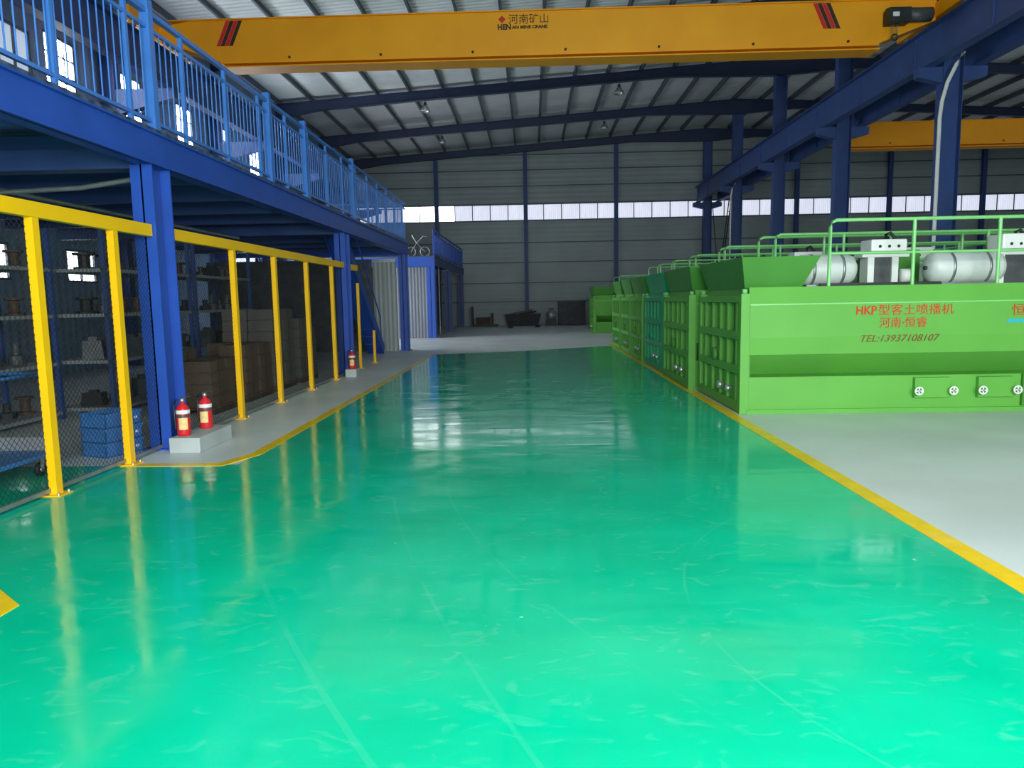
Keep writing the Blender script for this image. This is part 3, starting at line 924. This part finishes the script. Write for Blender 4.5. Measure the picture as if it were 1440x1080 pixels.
# blue crates
def crate(label, loc, rz):
    t = thing('plastic_crate', label, 'crate', loc, rz, 'blue crates by the fence')
    W, D, H = .46, .36, .155
    b = MB()
    b.box(-W/2, -D/2, 0, W/2, D/2, .012)
    b.box(-W/2, -D/2, 0, W/2, -D/2+.012, H).box(-W/2, D/2-.012, 0, W/2, D/2, H).box(-W/2, -D/2, 0, -W/2+.012, D/2, H).box(W/2-.012, -D/2, 0, W/2, D/2, H)
    b.build('tub', 'crate', t)
    MB().box(-W/2-.01, -D/2-.01, H-.025, W/2+.01, -D/2, H).box(-W/2-.01, D/2, H-.025, W/2+.01, D/2+.01, H).box(W/2, -D/2, H-.025, W/2+.01, D/2, H).box(-W/2-.01, -D/2, H-.025, -W/2, D/2, H).build('rim', 'crate', t)
    rib = MB().box(-.008, -D/2-.008, .01, .008, -D/2, H-.025).mesh('rib', 'crate')
    for k in range(-2, 3):
        place('rib', rib, t, (k*.1, 0, 0))
    rib2 = MB().box(W/2, -.008, .01, W/2+.008, .008, H-.025).mesh('rib', 'crate')
    for k in range(-1, 2):
        place('rib', rib2, t, (0, k*.1, 0))
    MB().box(.03, -D/2-.0095, .06, .075, -D/2-.0075, .085).box(.13, -D/2-.0095, .06, .17, -D/2-.0075, .085).build('sticker', 'white', t)
    return t
for k, lb in enumerate(('bottom', 'middle', 'top')):
    crate('blue plastic crate at the %s of the stack behind the fence' % lb, (-4.62, 7.66, k*.157), 1.2+.03*k)
tag(MB().box(-.2, -.12, 0, .04, .15, .10).build('small_carton', 'carton_pale', None, (-4.66, 7.68, .327), (0, 0, 1.2)), 'small open grey carton lying in the top blue crate', 'carton')
for k in range(5):
    tag(MB().bar((0, 0, 0), (.03, .02, .13), .014, .014).build('white_rod', 'white', None, (-4.535+.008*k, 7.69+.028*k, .327)), 'thin white rod standing in the top blue crate', 'rod', 'white rods in the crate')

# trolley
tr = thing('trolley', 'blue steel platform trolley with frame handle and swivel casters behind the fence', 'trolley', (-5.05, 6.1, 0), 0)
MB().box(-.42, -.65, .19, .42, .65, .23).build('platform', 'crate', tr, bevel=.005)
MB().box(-.42, -.65, .23, .42, -.63, .36).build('side_board', 'shelf', tr)
MB().box(-.42, .63, .23, .42, .65, .36).build('side_board', 'shelf', tr)
for sx in (-.39, .39):
    MB().tube([(sx, .6, .23), (sx, .6, .98)], .018, 8).build('upright', 'crate', tr)
    MB().tube([(sx, -.6, .23), (sx, -.6, .98)], .018, 8).build('upright', 'crate', tr)
MB().tube([(-.39, .6, .98), (.39, .6, .98), (.39, -.6, .98), (-.39, -.6, .98)], .018, 8).build('handle', 'crate', tr)
for sx in (-.33, .33):
    for sy in (-.52, .52):
        w = MB().lathe([(0, -.018), (.03, -.018), (.065, -.018), (.07, 0), (.065, .018), (.03, .018), (0, .018)], (0, 0, .07), 'x', 16).build('caster_wheel', 'black', tr, (sx, sy, 0))
        MB().lathe([(0, -.022), (.025, -.022), (.025, .022), (0, .022)], (0, 0, .07), 'x', 10).build('hub', 'zinc', w)
        MB().box(-.028, -.02, .07, -.022, .02, .19).box(.022, -.02, .07, .028, .02, .19).build('fork', 'zinc', w)
tag(MB().lathe([(0, 0), (.055, 0), (.055, .09), (.03, .12), (0, .12)], n=12).build('red_can', 'red', None, (-4.85, 6.05, .23)), 'small red can standing on the blue trolley', 'can')
tag(MB().box(-.3, -.22, 0, .1, .22, .25).build('grey_bin', 'dark2', None, (-5.1, 5.85, .23)), 'dark grey bin standing on the blue trolley', 'bin')

# pipes below the deck
tag(MB().tube([(-9.5, 9.4, 2.955), (-6.1, 8.5, 2.955), (-5.2, 8.42, 2.97), (-4.45, 8.38, 3.06)], .03, 8).build('galvanised_pipe', 'zinc'), 'galvanised pipe bending towards the blue column under the deck', 'pipe')
tag(MB().tube([(-6.5, 4.0, 3.03), (-6.4, 15.85, 3.03)], .03, 8).build('galvanised_pipe', 'zinc'), 'long straight galvanised pipe under the deck above the racks', 'pipe')

# ------------------------------------------------------------------ green hydroseeding machines
W, LM = 2.45, 6.8
def make_machine(label, paint, paint2, detailed):
    t = thing('seeding_machine', label, 'machine', (0, 0, 0), 0, None)
    MB().box(.06, .02, 0, LM, W-.02, .50).build('base_frame', paint, t, bevel=.01)
    MB().box(.10, -.015, .0, LM, .02, .06).build('skid', paint, t)
    prof = [(.42, .49), (.03, .80), (0, 1.03), (0, 1.47), (.07, 1.70), (W-.07, 1.70), (W, 1.47), (W, 1.03), (W-.03, .80), (W-.42, .49)]
    tank = MB().prism(prof, 'x', .12, LM-.05).build('tank', paint, t)
    MB().box(.12, -.006, 1.462, LM-.05, .004, 1.478).build('seam', 'rail_green', tank)
    # aisle-side end: frame with rails and ribs over a recessed panel
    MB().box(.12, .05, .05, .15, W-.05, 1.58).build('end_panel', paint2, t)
    for y0 in (0, W-.11):
        MB().box(0, y0, 0, .12, y0+.11, 1.62).build('end_post', paint, t, bevel=.006)
    for z, hh in ((1.50, .09), (1.00, .11), (.53, .11), (.02, .13)):
        MB().box(0, .11, z, .115, W-.11, z+hh).build('end_rail', paint, t, bevel=.006)
    rib = MB().box(.02, -.04, .15, .115, .04, 1.50).mesh('end_rib', paint)
    for y in (.32, .78, 1.18, 1.64, 2.10):
        place('end_rib', rib, t, (0, y, 0))
    MB().lathe([(0, 0), (.10, 0), (.10, .05), (.05, .05), (.05, .12), (0, .12)], (-.0, 1.4, .72), 'x', 14).build('drain_cover', paint2, t, (-.02, 0, 0))
    MB().lathe([(0, 0), (.05, 0), (.05, .08), (0, .08)], (-.06, .95, .30), 'x', 10).build('outlet_valve', 'zinc', t)
    MB().lathe([(0, 0), (.04, 0), (.04, .08), (0, .08)], (-.06, .5, .30), 'x', 10).build('outlet_valve', 'zinc', t)
    for y in (.06, W-.06):
        MB().lathe([(0, 1.62), (.035, 1.62), (.035, 1.68), (0, 1.68)], (.06, y, 0), 'z', 10).build('lifting_eye', 'rail_green', t)
    # flared filling hopper, open at the top
    b0, t0 = (.10, .20, .86, W-.20), (-.0, .0, 1.03, W)
    z0, z1 = 1.69, 2.10
    def ring(r, z, i):
        return [(r[0]+i, r[1]+i, z), (r[2]-i, r[1]+i, z), (r[2]-i, r[3]-i, z), (r[0]+i, r[3]-i, z)]
    hp = MB()
    v = ring(b0, z0, 0)+ring(t0, z1, 0)+ring(t0, z1, .03)+ring(b0, z0+.02, .03)
    fs = [(i+k*4, (i+1) % 4+k*4, (i+1) % 4+k*4+4, i+k*4+4) for k in range(3) for i in range(4)]+[(12, 13, 14, 15), (3, 2, 1, 0)]
    hp.add(v, fs)
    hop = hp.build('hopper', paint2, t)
    # handrails
    R = .024
    x0, x1 = 1.19, LM-.15
    for y in (.13, W-.13):
        pts = [(x0, y, 1.70), (x0, y, 2.48), (x0+.02, y, 2.54), (x0+.08, y, 2.565), (x1, y, 2.565)]
        hr = MB().tube(pts, R, 8).build('handrail', 'rail_green', t)
        MB().tube([(x0, y, 2.13), (x1, y, 2.13)], R*.8, 8).build('mid_rail', 'rail_green', hr)
        for x in (x0+1.1, x0+2.21, x0+3.4, x0+4.6):
            if x < x1:
                MB().tube([(x, y, 1.70), (x, y, 2.56)], R, 8).build('post', 'rail_green', hr)
    MB().tube([(x1, .13, 2.565), (x1, W-.13, 2.565)], R, 8).build('end_handrail', 'rail_green', t)
    # tanks and engine on top
    def drum(xa, xb, y, z, r):
        d = MB().lathe([(0, xa), (r*.55, xa+.012), (r*.85, xa+.05), (r, xa+.12), (r, xb-.12), (r*.85, xb-.05), (r*.55, xb-.012), (0, xb)], (0, y, z), 'x', 24).build('air_tank', 'tank_white', t)
        for xx in (xa+(xb-xa)*.28, xa+(xb-xa)*.74):
            MB().lathe([(r+.002, xx-.018), (r+.008, xx-.018), (r+.008, xx+.018), (r+.002, xx+.018)], (0, y, z), 'x', 24).build('strap', 'steel', d)
        MB().lathe([(0, xa-.03), (.03, xa-.03), (.03, xa+.03), (0, xa+.03)], (0, y-.03, z), 'x', 10).build('plug', 'dark', d)
        MB().box(xa+.15, y-r*.8, 1.70, xb-.15, y+r*.8, 1.73).build('saddle', 'steel', d)
    drum(.95, 1.84, .85, 1.94, .215)
    drum(2.83, 3.90, .85, 1.94, .225)
    # electric control and engine sets: white housings over dark blocks
    def engine(x, y, s):
        e = MB().box(x, y, 2.18*1, x+.50*s, y+.36, 2.18+.17*s).build('engine_cover', 'white', t, bevel=.02)
        MB().box(x-.10, y+.04, 2.10, x+.56*s, y+.32, 2.185).build('engine_head', 'white', t, bevel=.01)
        for xx in (x-.02, x+.32*s):
            MB().box(xx, y+.05, 1.70, xx+.09, y+.30, 2.12).build('engine_leg', 'white', t)
        MB().box(x+.07, y+.08, 1.70, x+.32*s, y+.34, 2.10).build('engine_block', 'dark2', t)
        MB().lathe([(0, 0), (.10, 0), (.10, .14), (0, .14)], (x+.50*s, y+.18, 1.84), 'x', 14).build('alternator', 'white', t)
        MB().tube([(x+.28, y+.18, 2.34), (x+.28, y+.18, 2.42), (x+.34, y+.18, 2.45), (x+.42, y+.18, 2.36)], .025, 8).build('intake_pipe', 'dark', e)
        for k in range(3):
            MB().lathe([(0, -.004), (.022, -.004), (.022, .0)], (x+.12+k*.13, y, 2.25), 'y', 8).build('bolt', 'dark', e)
    engine(2.02, .75, 1.0)
    engine(3.82, .72, 1.25)
    MB().box(1.25, .55, 1.70, 2.9, .60, 1.745).build('cable_tray', 'dark', t)
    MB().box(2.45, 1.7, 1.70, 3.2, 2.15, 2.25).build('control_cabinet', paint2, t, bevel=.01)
    # valve plates with little hand wheels
    if detailed:
        for x in (2.30, 3.13):
            pb = MB().box(x, -.05, .20, x+.46, .02, .47).build('valve_plate', paint, t, bevel=.006)
            for xx in (x+.02, x+.47):
                wv = MB().torus((xx, -.12, .30), .05, .012, 'y').build('hand_wheel', 'white', t)
                MB().box(xx-.045, -.126, .292, xx+.045, -.114, .308).box(xx-.008, -.126, .255, xx+.008, -.114, .345).build('spoke', 'white', wv)
                MB().lathe([(0, -.13), (.014, -.13), (.014, -.04), (0, -.04)], (xx, 0, .30), 'y', 8).build('spindle', 'zinc', wv)
        MB().box(3.72, -.03, .08, 3.80, .02, .50).build('gusset', paint2, t)
    return t
m1 = make_machine('light green seeding machine with red lettering and white tanks on top', 'green', 'green_shaded', True)
m1.location = (2.77, 9.74, 0)
TX = 2.77
text('lettering', 'HKP', .16, 'red_print', m1, (4.28-TX, -.004, 1.318), RX, width=.27, bold=.004)
text('lettering', '型客土喷播机', .152, 'red_print', m1, (4.57-TX, -.004, 1.318), RX, width=.98, bold=0)
text('lettering', '河南·恒睿', .15, 'red_print', m1, (4.59-TX, -.004, 1.15), RX, width=.62, bold=0)
text('lettering', 'TEL:13937108107', .13, 'maroon', m1, (4.36-TX, -.003, .955), RX, shear=.3, width=1.03, bold=0)
text('lettering', '恒睿', .17, 'red_print', m1, (6.30-TX, -.004, 1.285), RX, width=.36, bold=0)
MB().box(6.25-TX, -.004, 1.18, 6.75-TX, 0.0, 1.23).build('lettering', 'cyan', m1)
specs = [('light green seeding machine between the lettered one and the emerald one', 'green', 'green_shaded', (2.66, 12.45), 1.0),
         ('dark emerald green seeding machine in the row, the only one of that colour', 'teal', 'teal', (2.70, 15.22), 1.0),
         ('light green seeding machine just beyond the emerald one', 'green', 'green_shaded', (2.68, 17.98), .88),
         ('light green seeding machine second beyond the emerald one', 'green', 'green_shaded', (2.68, 20.25), .82),
         ('light green seeding machine at the far end of the close row', 'green', 'green_shaded', (2.66, 22.4), .80)]
base2 = make_machine(specs[0][0], 'green', 'green_shaded', False)
base2.location = (*specs[0][3], 0)
for lb, p1, p2, (x, y), s in specs[1:]:
    if p1 == 'teal':
        o = make_machine(lb, p1, p2, False)
    else:
        o = copy_tree(base2)
        o['label'] = lb
    o.location = (x, y, 0)
    o.scale = (1, s, 1)
o = copy_tree(base2)
o['label'] = 'green seeding machine standing alone towards the back wall'
o.location = (2.75, 33.0, 0)

# ------------------------------------------------------------------ far end clutter
def heap(name, label, cat, x, y, parts):
    t = thing(name, label, cat, (x, y, 0))
    for nm, mb, mt in parts:
        mb.build(nm, mt, t)
    return t
heap('machine_skid', 'dark welded steel skid lying by the back wall beside the mezzanine room', 'skid', -3.0, 43.6, [
    ('beam', MB().box(-.7, -.4, 0, .9, -.3, .12), 'dark'), ('beam', MB().box(-.7, .3, 0, .9, .4, .12), 'dark'), ('upright', MB().box(-.7, -.4, .12, -.6, .4, 1.2), 'dark'), ('upright', MB().box(.5, -.4, .12, .6, .4, .8), 'rust'), ('box', MB().box(-.4, -.3, .12, .4, .3, .55), 'rust')])
heap('scrap_bin', 'low dark skip of offcuts in front of the back wall', 'bin', -.6, 44.0, [
    ('tub', MB().hexa([(-.9, -.4, 0), (.9, -.4, 0), (.9, .4, 0), (-.9, .4, 0)], [(-1.1, -.5, .7), (1.1, -.5, .7), (1.1, .5, .7), (-1.1, .5, .7)]), 'dark'), ('offcut', MB().bar((-.8, 0, .7), (.6, .2, .95), .1, .1), 'dark2'), ('offcut', MB().bar((-.2, -.2, .7), (.8, .1, .85), .08, .12), 'rust')])
heap('electric_motor', 'round grey motor on a stand near the back wall', 'motor', 1.1, 43.6, [
    ('body', MB().lathe([(0, -.35), (.26, -.35), (.3, -.25), (.3, .25), (.26, .35), (0, .35)], (0, 0, .62), 'y', 16), 'steel'), ('stand', MB().box(-.3, -.3, 0, .3, .3, .34), 'dark'), ('junction_box', MB().box(-.12, -.1, .9, .12, .1, 1.05), 'dark2')])
heap('steel_bin', 'tall dark bin standing between motor and lone green machine', 'bin', 2.3, 44.0, [
    ('tub', MB().box(-.75, -.4, .1, .85, .5, 1.35), 'dark'), ('rim', MB().box(-.79, -.44, 1.35, .89, .54, 1.42), 'dark'), ('foot', MB().box(-.75, -.4, 0, -.6, .5, .1), 'dark'), ('foot', MB().box(.7, -.4, 0, .85, .5, .1), 'dark')])
for x, y, lb in ((-1.25, 40.4, 'small black lump lying on the far floor towards the mezzanine'), (.25, 41.0, 'small black lump lying on the far floor near the motor')):
    tag(MB().hexa([(-.16, -.1, 0), (.17, -.12, 0), (.15, .1, 0), (-.14, .12, 0)], [(-.06, -.05, .13), (.1, -.06, .16), (.07, .06, .12), (-.08, .05, .15)]).build('scrap_piece', 'black', None, (x, y, 0)), lb, 'scrap')
hc = thing('hand_cart', 'pale metal frame with wheels standing on the small mezzanine', 'cart', (-5.0, 31.7, MZ1+.05))
MB().torus((-.25, 0, .22), .2, .02, 'y').build('wheel', 'zinc', hc)
MB().torus((.35, 0, .22), .2, .02, 'y').build('wheel', 'zinc', hc)
MB().tube([(-.25, 0, .22), (0, 0, .6), (.35, 0, .22)], .02, 6).tube([(0, 0, .6), (-.2, 0, .95)], .02, 6).tube([(0, 0, .6), (.3, 0, .9), (.45, 0, .85)], .02, 6).build('frame', 'zinc', hc)
